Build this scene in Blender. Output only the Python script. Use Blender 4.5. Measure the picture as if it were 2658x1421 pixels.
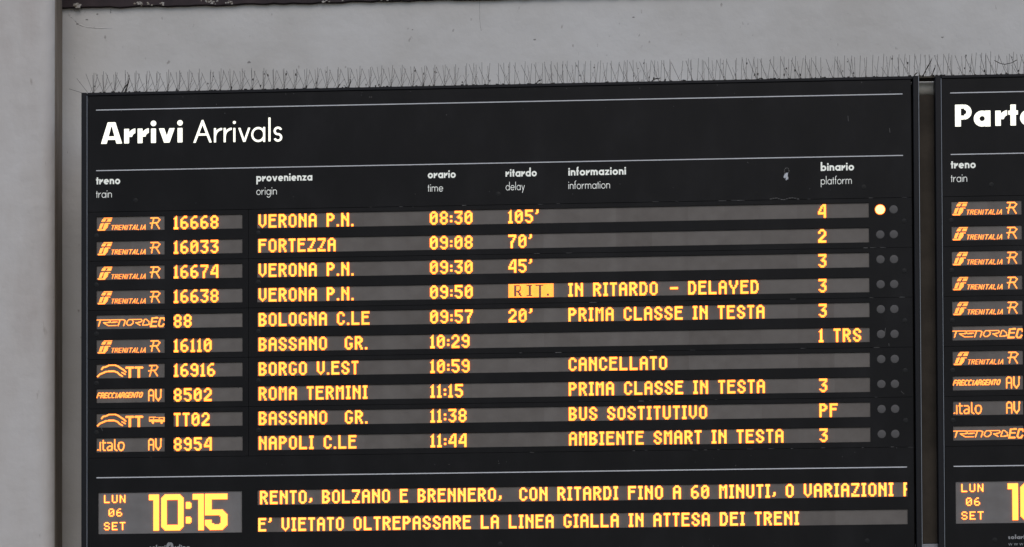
import bpy, math, random
import numpy as np
from mathutils import Matrix, Vector

for o in list(bpy.data.objects):
    bpy.data.objects.remove(o)
scene = bpy.context.scene
col = scene.collection

# ------------------------------------------------------------------ camera
cam_d = bpy.data.cameras.new("camera")
cam = bpy.data.objects.new("camera", cam_d)
col.objects.link(cam)
scene.camera = cam
cam_d.sensor_fit = 'HORIZONTAL'
cam_d.sensor_width = 36.0
cam_d.lens = 81.264
cam_d.shift_y = 0.6490
cam_d.clip_start = 0.1
cam_d.clip_end = 2000.0
cam.matrix_world = Matrix((
    (0.99909845, 0.00479132, 0.04218217, 2.31524521),
    (0.04227715, -0.02184188, -0.99886715, -10.33908803),
    (-0.00386455, 0.99974996, -0.02202475, 1.65),
    (0, 0, 0, 1)))

# ------------------------------------------------------------------ world, sun, exposure
SUN_EL = math.radians(48)
SUN_AZ = math.radians(8)        # measured from -Y (in front of the wall) towards +X
world = bpy.data.worlds.new("World")
scene.world = world
world.use_nodes = True
wn = world.node_tree.nodes
wn.clear()
wout = wn.new('ShaderNodeOutputWorld')
wbg = wn.new('ShaderNodeBackground')
sky = wn.new('ShaderNodeTexSky')
sky.sky_type = 'NISHITA'
sky.sun_disc = False
sky.sun_elevation = SUN_EL
sky.sun_rotation = math.pi - SUN_AZ
sky.air_density = 1.0
sky.dust_density = 1.5
sky.ozone_density = 1.0
world.node_tree.links.new(sky.outputs[0], wbg.inputs[0])
world.node_tree.links.new(wbg.outputs[0], wout.inputs[0])
wbg.inputs[1].default_value = 0.125

sl = bpy.data.lights.new("sun", 'SUN')
sl.energy = 0.75
sl.angle = math.radians(40)
sl.color = (1.0, 0.95, 0.88)
sun = bpy.data.objects.new("sun", sl)
col.objects.link(sun)
sdir = Vector((math.sin(SUN_AZ) * math.cos(SUN_EL), -math.cos(SUN_AZ) * math.cos(SUN_EL), math.sin(SUN_EL)))
sun.rotation_euler = sdir.to_track_quat('Z', 'Y').to_euler()
sun.location = (3, -8, 12)

scene.view_settings.view_transform = 'Standard'
scene.view_settings.look = 'None'
scene.view_settings.exposure = 0.0
scene.view_settings.gamma = 1.0
scene.view_settings.use_curve_mapping = False
scene.render.engine = 'CYCLES'
scene.cycles.max_bounces = 6
scene.render.resolution_x = 1024
scene.render.resolution_y = 547
scene.render.film_transparent = False

R = random.Random(11)

# ------------------------------------------------------------------ materials
def mat(name, base=(0.5, 0.5, 0.5), rough=0.6, metal=0.0, spec=0.3, emis=None, es=1.0):
    m = bpy.data.materials.new(name)
    m.use_nodes = True
    b = m.node_tree.nodes['Principled BSDF']
    b.inputs['Base Color'].default_value = (*base, 1)
    b.inputs['Roughness'].default_value = rough
    b.inputs['Metallic'].default_value = metal
    b.inputs['Specular IOR Level'].default_value = spec
    if emis:
        b.inputs['Emission Color'].default_value = (*emis, 1)
        b.inputs['Emission Strength'].default_value = es
    return m

def node(m, t, **k):
    n = m.node_tree.nodes.new(t)
    for a, v in k.items():
        setattr(n, a, v)
    return n

def noise_col(m, stops, scale=3.0, stretch=(1, 1, 1), detail=6, rough=0.6, bump=0.0, bscale=60, bdist=0.001, second=None):
    nt = m.node_tree
    b = nt.nodes['Principled BSDF']
    tc = node(m, 'ShaderNodeTexCoord')
    mp = node(m, 'ShaderNodeMapping')
    mp.inputs['Scale'].default_value = stretch
    nt.links.new(tc.outputs['Object'], mp.inputs[0])
    nz = node(m, 'ShaderNodeTexNoise')
    nz.inputs['Scale'].default_value = scale
    nz.inputs['Detail'].default_value = detail
    nz.inputs['Roughness'].default_value = rough
    nt.links.new(mp.outputs[0], nz.inputs['Vector'])
    cr = node(m, 'ShaderNodeValToRGB')
    e = cr.color_ramp.elements
    while len(e) > 1:
        e.remove(e[-1])
    e[0].position = stops[0][0]
    e[0].color = (*stops[0][1], 1)
    for p, c in stops[1:]:
        q = e.new(p)
        q.color = (*c, 1)
    nt.links.new(nz.outputs['Fac'], cr.inputs[0])
    out = cr.outputs[0]
    if second:
        sc2, st2, p0, p1, c2, det2 = second
        mp2 = node(m, 'ShaderNodeMapping')
        mp2.inputs['Scale'].default_value = st2
        nt.links.new(tc.outputs['Object'], mp2.inputs[0])
        n2 = node(m, 'ShaderNodeTexNoise')
        n2.inputs['Scale'].default_value = sc2
        n2.inputs['Detail'].default_value = det2
        nt.links.new(mp2.outputs[0], n2.inputs['Vector'])
        r2 = node(m, 'ShaderNodeMapRange')
        r2.inputs['From Min'].default_value = p0
        r2.inputs['From Max'].default_value = p1
        nt.links.new(n2.outputs['Fac'], r2.inputs['Value'])
        mx = node(m, 'ShaderNodeMix', data_type='RGBA')
        nt.links.new(r2.outputs[0], mx.inputs[0])
        nt.links.new(out, mx.inputs[6])
        mx.inputs[7].default_value = (*c2, 1)
        out = mx.outputs[2]
    nt.links.new(out, b.inputs['Base Color'])
    if bump:
        n3 = node(m, 'ShaderNodeTexNoise')
        n3.inputs['Scale'].default_value = bscale
        n3.inputs['Detail'].default_value = 5
        nt.links.new(tc.outputs['Object'], n3.inputs['Vector'])
        bm = node(m, 'ShaderNodeBump')
        bm.inputs['Strength'].default_value = bump
        bm.inputs['Distance'].default_value = bdist
        nt.links.new(n3.outputs['Fac'], bm.inputs['Height'])
        nt.links.new(bm.outputs[0], b.inputs['Normal'])
    return m

M = {}
M['wall'] = noise_col(mat('wall_paint', rough=0.85, spec=0.2),
                      [(0.28, (0.505, 0.485, 0.458)), (0.5, (0.567, 0.551, 0.530)), (0.74, (0.612, 0.600, 0.585))],
                      scale=1.6, bump=0.8, bscale=5, bdist=0.014,
                      second=(38, (1, 1, 0.6), 0.70, 0.76, (0.36, 0.34, 0.32), 3))
M['pillar'] = noise_col(mat('pillar_paint', rough=0.85, spec=0.2),
                        [(0.26, (0.51, 0.468, 0.438)), (0.5, (0.570, 0.537, 0.508)), (0.76, (0.622, 0.598, 0.578))],
                        scale=2.2, stretch=(2.4, 2.4, 0.7), bump=0.8, bscale=9, bdist=0.008,
                        second=(30, (1, 1, 0.35), 0.69, 0.78, (0.42, 0.38, 0.35), 4))
M['beam'] = noise_col(mat('beam_paint', rough=0.7, spec=0.3),
                      [(0.35, (0.020, 0.013, 0.015)), (0.6, (0.035, 0.022, 0.024)), (0.8, (0.06, 0.045, 0.045))],
                      scale=9, bump=0.5, bscale=60)
M['panel'] = noise_col(mat('black_panel', rough=0.42, spec=0.11),
                       [(0.28, (0.0038, 0.0036, 0.0037)), (0.52, (0.0066, 0.0062, 0.0065)), (0.8, (0.0135, 0.013, 0.0138))],
                       scale=3.2, stretch=(1.5, 1, 0.8), second=(120, (1, 1, 1), 0.73, 0.80, (0.035, 0.035, 0.035), 2))
M['frame'] = mat('frame_coat', (0.009, 0.009, 0.011), 0.45, 0.0, 0.14)
M['edge'] = mat('frame_edge', (0.20, 0.215, 0.235), 0.4, 0.2, 0.4)
M['housing'] = mat('housing_coat', (0.012, 0.011, 0.011), 0.6, 0, 0.2)
M['white_print'] = mat('white_print', (0.62, 0.62, 0.64), 0.5)
M['grey_print'] = mat('grey_print', (0.30, 0.30, 0.30), 0.5)
M['heading'] = mat('backlit_heading', (0.8, 0.8, 0.75), 0.4, emis=(1.0, 0.965, 0.78), es=1.0)
M['title'] = mat('backlit_title', (0.7, 0.7, 0.68), 0.4, emis=(0.95, 1.0, 0.85), es=0.30)
M['title_thin'] = mat('backlit_thin_title', (0.7, 0.7, 0.68), 0.4, emis=(0.97, 1.0, 0.88), es=0.28)
M['screw'] = mat('screw_cap', (0.0125, 0.0125, 0.0125), 0.5, 0, 0.15)
M['lamp_off'] = mat('lamp_lens', (0.105, 0.10, 0.098), 0.6, 0, 0.15)
M['lamp_on'] = mat('lit_lamp', (0.5, 0.3, 0.1), 0.4, emis=(1.0, 0.20, 0.055), es=9.0)
M['lamp_halo'] = mat('lamp_halo_glow', (0.3, 0.1, 0.03), 0.4, emis=(1.0, 0.17, 0.01), es=1.3)  # emission that paints the orange halo around the lit lamp
M['led_on'] = mat('lit_leds', (0.3, 0.2, 0.1), 0.4, emis=(1.0, 0.235, 0.036), es=3.7)
M['logo_on'] = mat('lit_logo_leds', (0.3, 0.2, 0.1), 0.4, emis=(1.0, 0.33, 0.060), es=2.6)
M['clock_on'] = mat('lit_clock_leds', (0.3, 0.2, 0.1), 0.4, emis=(1.0, 0.255, 0.048), es=4.1)
M['led_side'] = mat('lit_led_sides', (0.3, 0.15, 0.05), 0.4, emis=(1.0, 0.19, 0.012), es=4.5)
M['logo_side'] = mat('lit_logo_led_sides', (0.3, 0.15, 0.05), 0.4, emis=(1.0, 0.17, 0.012), es=1.8)
M['rail'] = noise_col(mat('rail_paint', rough=0.7), [(0.35, (0.52, 0.49, 0.42)), (0.65, (0.62, 0.59, 0.52))], scale=20)
M['post'] = noise_col(mat('post_paint', rough=0.7, spec=0.15), [(0.35, (0.030, 0.024, 0.018)), (0.65, (0.05, 0.04, 0.03))], scale=7)
M['steel'] = mat('spike_steel', (0.11, 0.105, 0.10), 0.5, 0.5, 0.3)
M['strip'] = noise_col(mat('spike_base', rough=0.8), [(0.35, (0.035, 0.028, 0.022)), (0.6, (0.07, 0.06, 0.045)), (0.8, (0.14, 0.13, 0.10))], scale=40)
M['fluff'] = mat('dry_fluff', (0.035, 0.03, 0.026), 0.9)
M['dust'] = mat('dust_flakes', (0.16, 0.155, 0.15), 0.9)
M['dropping'] = mat('bird_lime', (0.55, 0.57, 0.60), 0.8)
M['flake'] = noise_col(mat('old_paint_flake', rough=0.9), [(0.4, (0.20, 0.17, 0.13)), (0.6, (0.42, 0.40, 0.37))], scale=60)
M['floor'] = noise_col(mat('platform_asphalt', rough=0.9), [(0.35, (0.05, 0.05, 0.048)), (0.65, (0.08, 0.078, 0.075))], scale=1.5, bump=0.4, bscale=90)

for k_, lo, hi in (('led_on', 0.80, 1.12), ('clock_on', 0.92, 1.08), ('logo_on', 0.85, 1.1)):
    m_ = M[k_]
    b_ = m_.node_tree.nodes['Principled BSDF']
    oi = node(m_, 'ShaderNodeObjectInfo')
    mr_ = node(m_, 'ShaderNodeMapRange')
    e_ = b_.inputs['Emission Strength'].default_value
    mr_.inputs['To Min'].default_value = lo * e_
    mr_.inputs['To Max'].default_value = hi * e_
    m_.node_tree.links.new(oi.outputs['Random'], mr_.inputs['Value'])
    m_.node_tree.links.new(mr_.outputs[0], b_.inputs['Emission Strength'])

def led_screen_mat(name, pitch, a, b_):
    """smoked grey LED matrix: a grid of unlit lamps at the given pitch (flat print-like fine relief)"""
    m = mat(name, rough=0.5, spec=0.25)
    nt = m.node_tree
    tc = node(m, 'ShaderNodeTexCoord')
    mp = node(m, 'ShaderNodeMapping')
    k = math.pi * 2 / pitch
    nt.links.new(tc.outputs['Object'], mp.inputs[0])
    sx = node(m, 'ShaderNodeSeparateXYZ')
    nt.links.new(mp.outputs[0], sx.inputs[0])
    def wave(out):
        mu = node(m, 'ShaderNodeMath', operation='MULTIPLY')
        mu.inputs[1].default_value = k
        nt.links.new(out, mu.inputs[0])
        co = node(m, 'ShaderNodeMath', operation='COSINE')
        nt.links.new(mu.outputs[0], co.inputs[0])
        return co.outputs[0]
    ad = node(m, 'ShaderNodeMath', operation='ADD')
    nt.links.new(wave(sx.outputs[0]), ad.inputs[0])
    nt.links.new(wave(sx.outputs[2]), ad.inputs[1])
    nz = node(m, 'ShaderNodeTexNoise')
    nz.inputs['Scale'].default_value = 14
    nz.inputs['Detail'].default_value = 6
    nt.links.new(tc.outputs['Object'], nz.inputs['Vector'])
    sc = node(m, 'ShaderNodeMath', operation='MULTIPLY_ADD')
    nt.links.new(ad.outputs[0], sc.inputs[0])
    sc.inputs[1].default_value = 0.10
    nt.links.new(nz.outputs['Fac'], sc.inputs[2])
    mr = node(m, 'ShaderNodeMapRange')
    mr.inputs['From Min'].default_value = 0.2
    mr.inputs['From Max'].default_value = 0.8
    nt.links.new(sc.outputs[0], mr.inputs['Value'])
    fl = node(m, 'ShaderNodeMath', operation='DIVIDE'); fl.inputs[1].default_value = pitch * 32
    nt.links.new(sx.outputs[0], fl.inputs[0])
    fo = node(m, 'ShaderNodeMath', operation='FLOOR'); nt.links.new(fl.outputs[0], fo.inputs[0])
    oi = node(m, 'ShaderNodeObjectInfo')
    a2 = node(m, 'ShaderNodeMath', operation='MULTIPLY_ADD'); a2.inputs[1].default_value = 37.0
    nt.links.new(oi.outputs['Random'], a2.inputs[0]); nt.links.new(fo.outputs[0], a2.inputs[2])
    wh = node(m, 'ShaderNodeTexWhiteNoise', noise_dimensions='1D'); nt.links.new(a2.outputs[0], wh.inputs['W'])
    a3 = node(m, 'ShaderNodeMath', operation='MULTIPLY_ADD'); a3.inputs[1].default_value = 0.30
    nt.links.new(wh.outputs['Value'], a3.inputs[0]); nt.links.new(sc.outputs[0], a3.inputs[2])
    nt.links.new(a3.outputs[0], mr.inputs['Value'])
    mr.inputs['From Min'].default_value = 0.25
    mr.inputs['From Max'].default_value = 1.05
    mx = node(m, 'ShaderNodeMix', data_type='RGBA')
    mx.inputs[6].default_value = (*a, 1)
    mx.inputs[7].default_value = (*b_, 1)
    nt.links.new(mr.outputs[0], mx.inputs[0])
    nt.links.new(mx.outputs[2], nt.nodes['Principled BSDF'].inputs['Base Color'])
    return m
M['screen'] = led_screen_mat('led_screen', 0.00508, (0.108, 0.093, 0.081), (0.172, 0.154, 0.139))
M['screen_clock'] = led_screen_mat('led_clock_screen', 0.00508, (0.150, 0.138, 0.130), (0.225, 0.214, 0.208))

# ------------------------------------------------------------------ mesh helpers
class MB:
    def __init__(s):
        s.v, s.f = [], []
    def quad(s, a, b, c, d):
        n = len(s.v)
        s.v += [a, b, c, d]
        s.f.append((n, n + 1, n + 2, n + 3))
    def box(s, x0, x1, y0, y1, z0, z1):
        n = len(s.v)
        s.v += [(x, y, z) for x in (x0, x1) for y in (y0, y1) for z in (z0, z1)]
        for q in ((0, 1, 3, 2), (4, 6, 7, 5), (0, 4, 5, 1), (2, 3, 7, 6), (0, 2, 6, 4), (1, 5, 7, 3)):
            s.f.append(tuple(n + i for i in q))
    def prism_xz(s, pts, y0, y1):
        """closed outline in x,z pulled from y0 (front) to y1 (back)"""
        n = len(s.v)
        k = len(pts)
        s.v += [(x, y0, z) for x, z in pts] + [(x, y1, z) for x, z in pts]
        s.f.append(tuple(n + i for i in range(k)))
        s.f.append(tuple(n + k + i for i in reversed(range(k))))
        for i in range(k):
            j = (i + 1) % k
            s.f.append((n + j, n + i, n + k + i, n + k + j))
    def prism_xy(s, pts, z0, z1):
        n = len(s.v)
        k = len(pts)
        s.v += [(x, y, z0) for x, y in pts] + [(x, y, z1) for x, y in pts]
        s.f.append(tuple(n + i for i in reversed(range(k))))
        s.f.append(tuple(n + k + i for i in range(k)))
        for i in range(k):
            j = (i + 1) % k
            s.f.append((n + i, n + j, n + k + j, n + k + i))
    def tube(s, pts, r, sides=5):
        rings = []
        for i, p in enumerate(pts):
            p = Vector(p)
            a = Vector(pts[max(i - 1, 0)])
            b = Vector(pts[min(i + 1, len(pts) - 1)])
            t = (b - a).normalized()
            u = t.orthogonal().normalized()
            w = t.cross(u)
            rr = r[i] if isinstance(r, (list, tuple)) else r
            n = len(s.v)
            for k in range(sides):
                an = 2 * math.pi * k / sides
                q = p + u * math.cos(an) * rr + w * math.sin(an) * rr
                s.v.append(tuple(q))
            rings.append(n)
        for a, b in zip(rings, rings[1:]):
            for k in range(sides):
                l = (k + 1) % sides
                s.f.append((a + k, a + l, b + l, b + k))
        s.f.append(tuple(rings[0] + k for k in reversed(range(sides))))
        s.f.append(tuple(rings[-1] + k for k in range(sides)))
    def dome(s, x, z, r, y, h, seg=28, rings=3):
        """low lens: disc in xz bulging towards -y"""
        n0 = len(s.v)
        for j in range(rings):
            a = (math.pi / 2) * j / rings
            rr, yy = r * math.cos(a), y - h * math.sin(a)
            for k in range(seg):
                t = 2 * math.pi * k / seg
                s.v.append((x + rr * math.cos(t), yy, z + rr * math.sin(t)))
        s.v.append((x, y - h, z))
        for j in range(rings - 1):
            for k in range(seg):
                l = (k + 1) % seg
                a, b = n0 + j * seg, n0 + (j + 1) * seg
                s.f.append((a + k, a + l, b + l, b + k))
        a = n0 + (rings - 1) * seg
        for k in range(seg):
            s.f.append((a + k, a + (k + 1) % seg, n0 + rings * seg))
    def blob(s, c, r, rnd, sq=(1, 1, 1)):
        n = len(s.v)
        for j, (el, cnt) in enumerate(((-1, 1), (-0.5, 5), (0.5, 5), (1, 1))):
            for k in range(cnt):
                an = 2 * math.pi * (k + 0.5 * j) / cnt
                e = el * math.pi / 2 * (0.99 if cnt == 1 else 0.9)
                q = r * rnd.uniform(0.65, 1.25)
                s.v.append((c[0] + q * sq[0] * math.cos(e) * math.cos(an),
                            c[1] + q * sq[1] * math.cos(e) * math.sin(an), c[2] + q * sq[2] * math.sin(e)))
        for k in range(5):
            l = (k + 1) % 5
            s.f += [(n, n + 1 + l, n + 1 + k), (n + 1 + k, n + 1 + l, n + 6 + k), (n + 1 + l, n + 6 + l, n + 6 + k), (n + 6 + k, n + 6 + l, n + 11)]
    def mesh(s, name):
        me = bpy.data.meshes.new(name)
        me.from_pydata(s.v, [], s.f)
        me.validate()
        me.update()
        return me

def link(name, me, m=None, parent=None, loc=(0, 0, 0), smooth=False):
    o = bpy.data.objects.new(name, me)
    if m is not None and me is not None and not me.materials:
        me.materials.append(m)
    if smooth and me is not None:
        for p in me.polygons:
            p.use_smooth = True
    col.objects.link(o)
    o.location = loc
    if parent is not None:
        o.parent = parent
    return o

def bld(mb, name, m, parent=None, loc=(0, 0, 0), smooth=False, bevel=0):
    o = link(name, mb.mesh(name), m, parent, loc, smooth)
    if bevel:
        md = o.modifiers.new('bevel', 'BEVEL')
        md.width = bevel
        md.segments = 2
        md.limit_method = 'ANGLE'
    return o

def tag(o, label=None, cat=None, group=None, kind=None):
    if label: o['label'] = label
    if cat: o['category'] = cat
    if group: o['group'] = group
    if kind: o['kind'] = kind
    return o

def empty(name, loc, label, cat, group=None):
    o = bpy.data.objects.new(name, None)
    col.objects.link(o)
    o.location = loc
    return tag(o, label, cat, group)

def plate(x0, x1, z0, z1, holes, yf, yb):
    """face plate with rectangular openings, real thickness"""
    mb = MB()
    xs = sorted({x0, x1, *[h[0] for h in holes], *[h[1] for h in holes]})
    zs = sorted({z0, z1, *[h[2] for h in holes], *[h[3] for h in holes]})
    inh = lambda x, z: any(h[0] < x < h[1] and h[2] < z < h[3] for h in holes)
    for j in range(len(zs) - 1):
        i = 0
        while i < len(xs) - 1:
            zc = (zs[j] + zs[j + 1]) / 2
            if inh((xs[i] + xs[i + 1]) / 2, zc):
                i += 1
                continue
            k = i
            while k + 1 < len(xs) - 1 and not inh((xs[k + 1] + xs[k + 2]) / 2, zc):
                k += 1
            a, b, c, d = xs[i], xs[k + 1], zs[j], zs[j + 1]
            mb.quad((a, yf, c), (b, yf, c), (b, yf, d), (a, yf, d))
            i = k + 1
    for a, b, c, d in holes:
        mb.quad((a, yf, d), (b, yf, d), (b, yb, d), (a, yb, d))
        mb.quad((b, yf, c), (a, yf, c), (a, yb, c), (b, yb, c))
        mb.quad((a, yf, c), (a, yf, d), (a, yb, d), (a, yb, c))
        mb.quad((b, yf, d), (b, yf, c), (b, yb, c), (b, yb, d))
    mb.quad((x0, yf, z1), (x0, yb, z1), (x1, yb, z1), (x1, yf, z1))
    mb.quad((x0, yf, z0), (x1, yf, z0), (x1, yb, z0), (x0, yb, z0))
    mb.quad((x0, yf, z0), (x0, yb, z0), (x0, yb, z1), (x0, yf, z1))
    mb.quad((x1, yf, z0), (x1, yf, z1), (x1, yb, z1), (x1, yb, z0))
    return mb

# ------------------------------------------------------------------ geometric sans lettering (signed distance outlines)
def S_box(x0, y0, x1, y1):
    return lambda X, Y: np.maximum(np.maximum(x0 - X, X - x1), np.maximum(y0 - Y, Y - y1))
def S_conv(pts):
    ar = sum(pts[i][0] * pts[(i + 1) % len(pts)][1] - pts[(i + 1) % len(pts)][0] * pts[i][1] for i in range(len(pts)))
    if ar < 0:
        pts = pts[::-1]
    def f(X, Y):
        d = None
        for i in range(len(pts)):
            (ax, ay), (bx, by) = pts[i], pts[(i + 1) % len(pts)]
            L = math.hypot(bx - ax, by - ay)
            e = ((by - ay) * (X - ax) - (bx - ax) * (Y - ay)) / L
            d = e if d is None else np.maximum(d, e)
        return d
    return f
def S_ring(cx, cy, ro, w, sx=1.0):
    return lambda X, Y: np.abs(np.hypot((X - cx) / sx, Y - cy) - (ro - w / 2)) - w / 2
def S_disk(cx, cy, r):
    return lambda X, Y: np.hypot(X - cx, Y - cy) - r
def S_and(*fs):
    return lambda X, Y: np.maximum.reduce([f(X, Y) for f in fs])
def S_sub(a, b):
    return lambda X, Y: np.maximum(a(X, Y), -b(X, Y))
def half(ax, s, v):
    if ax == 'x':
        return (lambda X, Y: X - v) if s < 0 else (lambda X, Y: v - X)
    return (lambda X, Y: Y - v) if s < 0 else (lambda X, Y: v - Y)

def glyph(ch, w, bold, H=1.6, A=1.7):
    r = 0.56 if bold else 0.53
    sx = 1.0
    cy = 0.5
    h = w * 0.8 if bold else w
    rn = 0.47 if bold else 0.42
    r = 0.545 if bold else 0.49
    ring = S_ring(r, cy, 0.53, w, r / 0.53)
    big = 9
    P = []
    adv = 2 * r
    if ch == 'o': P = [ring]
    elif ch == 'a': P = [ring, S_box(2 * r - w, -0.03, 2 * r, 1.03)]
    elif ch == 'd': P = [ring, S_box(2 * r - w, -0.03, 2 * r, A)]
    elif ch == 'b': P = [ring, S_box(0, -0.03, w, A)]
    elif ch == 'p': P = [ring, S_box(0, -0.58, w, 1.03)]
    elif ch == 'g': P = [ring, S_box(2 * r - w, -0.1, 2 * r, 1.03), S_and(S_ring(r, -0.1, r, w), half('y', -1, -0.1), half('x', 1, r * 0.25))]
    elif ch == 'e':
        wd = S_conv([(r, 0.5 - h / 2), (3, 0.5 - h / 2), (3, 0.5 - h / 2 - 1.3)])
        P = [S_sub(ring, wd), S_box(w * 0.5, 0.5 - h / 2, 2 * r - w * 0.3, 0.5 + h / 2)]
    elif ch in 'nm':
        P = [S_box(0, 0, w, 1.02)]
        x = 0
        for k in range(2 if ch == 'm' else 1):
            q = rn * (0.92 if ch == 'm' else 1)
            P += [S_and(S_ring(x + q, 1.03 - q, q, w), half('y', 1, 1.03 - q)), S_box(x + 2 * q - w, 0, x + 2 * q, 1.03 - q)]
            x += 2 * q - w
        adv = x + w
    elif ch == 'u':
        P = [S_box(0, rn, w, 1.0), S_and(S_ring(rn, rn - 0.03, rn, w), half('y', -1, rn)), S_box(2 * rn - w, 0, 2 * rn, 1.0)]
        adv = 2 * rn
    elif ch == 'r':
        if bold:
            P = [S_box(0, 0, w, 1.01), S_and(S_ring(0.83, 0.42, 0.61, 0.36), half('y', 1, 0.42), half('x', -1, 0.79))]
            adv = 0.79
        else:
            P = [S_box(0, 0, w, 1.01), S_and(S_ring(0.60, 0.43, 0.59, w * 1.05), half('y', 1, 0.43), half('x', -1, 0.58))]
            adv = 0.58
    elif ch == 'i':
        P = [S_box(0, 0, w, 1.0), S_disk(w / 2, 1.30 if bold else 1.38, w * 0.55 if bold else w * 0.72)]
        adv = w
    elif ch == 'l':
        P = [S_box(0, 0, w, A)]
        adv = w
    elif ch == 't':
        x0 = 0.13
        P = [S_box(x0, 0, x0 + w, 1.38), S_box(0, 1.0 - h, 2 * x0 + w, 1.0)]
        adv = 2 * x0 + w
    elif ch == 'f':
        x0, rf = 0.10, 0.34
        P = [S_box(x0, 0, x0 + w, A - rf), S_and(S_ring(x0 + rf, A - rf, rf, w), half('y', 1, A - rf), half('x', -1, x0 + rf * 1.1)), S_box(0, 1.0 - h, x0 + w + 0.13, 1.0)]
        adv = x0 + w + 0.16
    elif ch == 's':
        q = (1.06 + h) / 4
        up = S_sub(S_ring(q, 1.03 - q, q, h), S_conv([(q, 1.03 - q), (q, -3), (5, -3), (5, 1.03 - q + 1.6)]))
        dn = S_sub(S_ring(q, q - 0.03, q, h), S_conv([(q, q - 0.03), (q, 4), (-5, 4), (-5, q - 0.03 - 1.6)]))
        P = [up, dn]
        adv = 2 * q
    elif ch in 'vy':
        c = 0.56 if bold else 0.43
        k = w * (1.08 if bold else 1.05)
        a = w * 0.52
        P = [S_conv([(0, 1), (k, 1), (c + a, 0), (c - a, 0)])]
        if ch == 'v':
            P.append(S_conv([(2 * c, 1), (2 * c - k, 1), (c - a, 0), (c + a, 0)]))
        else:
            t = -0.58
            sl = (c - k + a)
            P.append(S_conv([(2 * c, 1), (2 * c - k, 1), (2 * c - k - (1 - t) * (c - k / 2), t), (2 * c - (1 - t) * (c - k / 2), t)]))
        adv = 2 * c
    elif ch == 'w':
        c = 0.36
        k = w
        for q in (0, 1):
            x = q * (2 * c - w * 0.3)
            P += [S_conv([(x, 1), (x + k, 1), (x + c + w * .4, 0), (x + c - w * .4, 0)]), S_conv([(x + 2 * c, 1), (x + 2 * c - k, 1), (x + c - w * .4, 0), (x + c + w * .4, 0)])]
        adv = 4 * c - w * 0.3
    elif ch == 'z':
        W = 0.86
        P = [S_box(0, 0, W, h), S_box(0, 1 - h, W, 1), S_conv([(0, h * 0.6), (w * 0.9, 0), (W, 1 - h * 0.6), (W - w * 0.9, 1)])]
        adv = W
    elif ch == 'A':
        W = 1.46 if bold else 1.31
        c = W / 2
        a = 0.275 if bold else 0.06
        k = 0.44 if bold else w * 1.12
        ap = 1.10 if bold else H - 0.36
        P = [S_conv([(0, 0), (k, 0), (c, ap), (c, H), (c - a, H)]), S_conv([(W, 0), (W - k, 0), (c, ap), (c, H), (c + a, H)]),
             S_conv([(c - a * 0.8, H), (c + a * 0.8, H), (c + 0.06, ap), (c - 0.06, ap)]) if bold else S_conv([(c - a, H), (c + a, H), (c + 0.03, ap), (c - 0.03, ap)]),
             S_box(W * 0.2, 0.25, W * 0.8, 0.54) if bold else S_box(W * 0.2, 0.50, W * 0.8, 0.50 + w)]
        adv = W
    elif ch == 'P':
        q = 0.50
        P = [S_box(0, 0, w * 1.05, H), S_and(S_ring(0.58, H - q, q, w * 0.95), half('x', 1, 0.58)),
             S_box(0, H - h * 0.95, 0.6, H), S_box(0, H - 2 * q, 0.6, H - 2 * q + h * 0.95)]
        adv = 1.06
    elif ch == '.':
        P = [S_disk(w * .6, w * .6, w * .6)]
        adv = w * 1.2
    return P, adv

def contour_mesh(fn, x0, x1, y0, y1, n):
    """fill {fn<0} on a grid, smooth edges by interpolation; returns verts, faces in 2-D"""
    hx = (y1 - y0) / n
    nx = int(math.ceil((x1 - x0) / hx)) + 1
    xs = x0 + hx * np.arange(nx + 1)
    ys = y0 + hx * np.arange(n + 2)
    X, Y = np.meshgrid(xs, ys)
    F = fn(X, Y)
    ins = F < 0
    c4 = ins[:-1, :-1].astype(int) + ins[1:, :-1] + ins[:-1, 1:] + ins[1:, 1:]
    V, Fc = [], []
    for j in range(c4.shape[0]):
        row = c4[j]
        idx = np.nonzero(row)[0]
        i = 0
        while i < len(idx):
            a = idx[i]
            if row[a] == 4:
                b = a
                while i + 1 < len(idx) and idx[i + 1] == b + 1 and row[b + 1] == 4:
                    b += 1
                    i += 1
                k = len(V)
                V += [(xs[a], ys[j]), (xs[b + 1], ys[j]), (xs[b + 1], ys[j + 1]), (xs[a], ys[j + 1])]
                Fc.append((k, k + 1, k + 2, k + 3))
            else:
                cs = [(a, j), (a + 1, j), (a + 1, j + 1), (a, j + 1)]
                poly = []
                for q in range(4):
                    (i0, j0), (i1, j1) = cs[q], cs[(q + 1) % 4]
                    f0, f1 = F[j0, i0], F[j1, i1]
                    p0, p1 = (xs[i0], ys[j0]), (xs[i1], ys[j1])
                    if f0 < 0:
                        poly.append(p0)
                    if (f0 < 0) != (f1 < 0):
                        t = f0 / (f0 - f1)
                        poly.append((p0[0] + (p1[0] - p0[0]) * t, p0[1] + (p1[1] - p0[1]) * t))
                if len(poly) > 2:
                    k = len(V)
                    V += poly
                    Fc.append(tuple(range(k, k + len(poly))))
            i += 1
    return V, Fc

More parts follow.
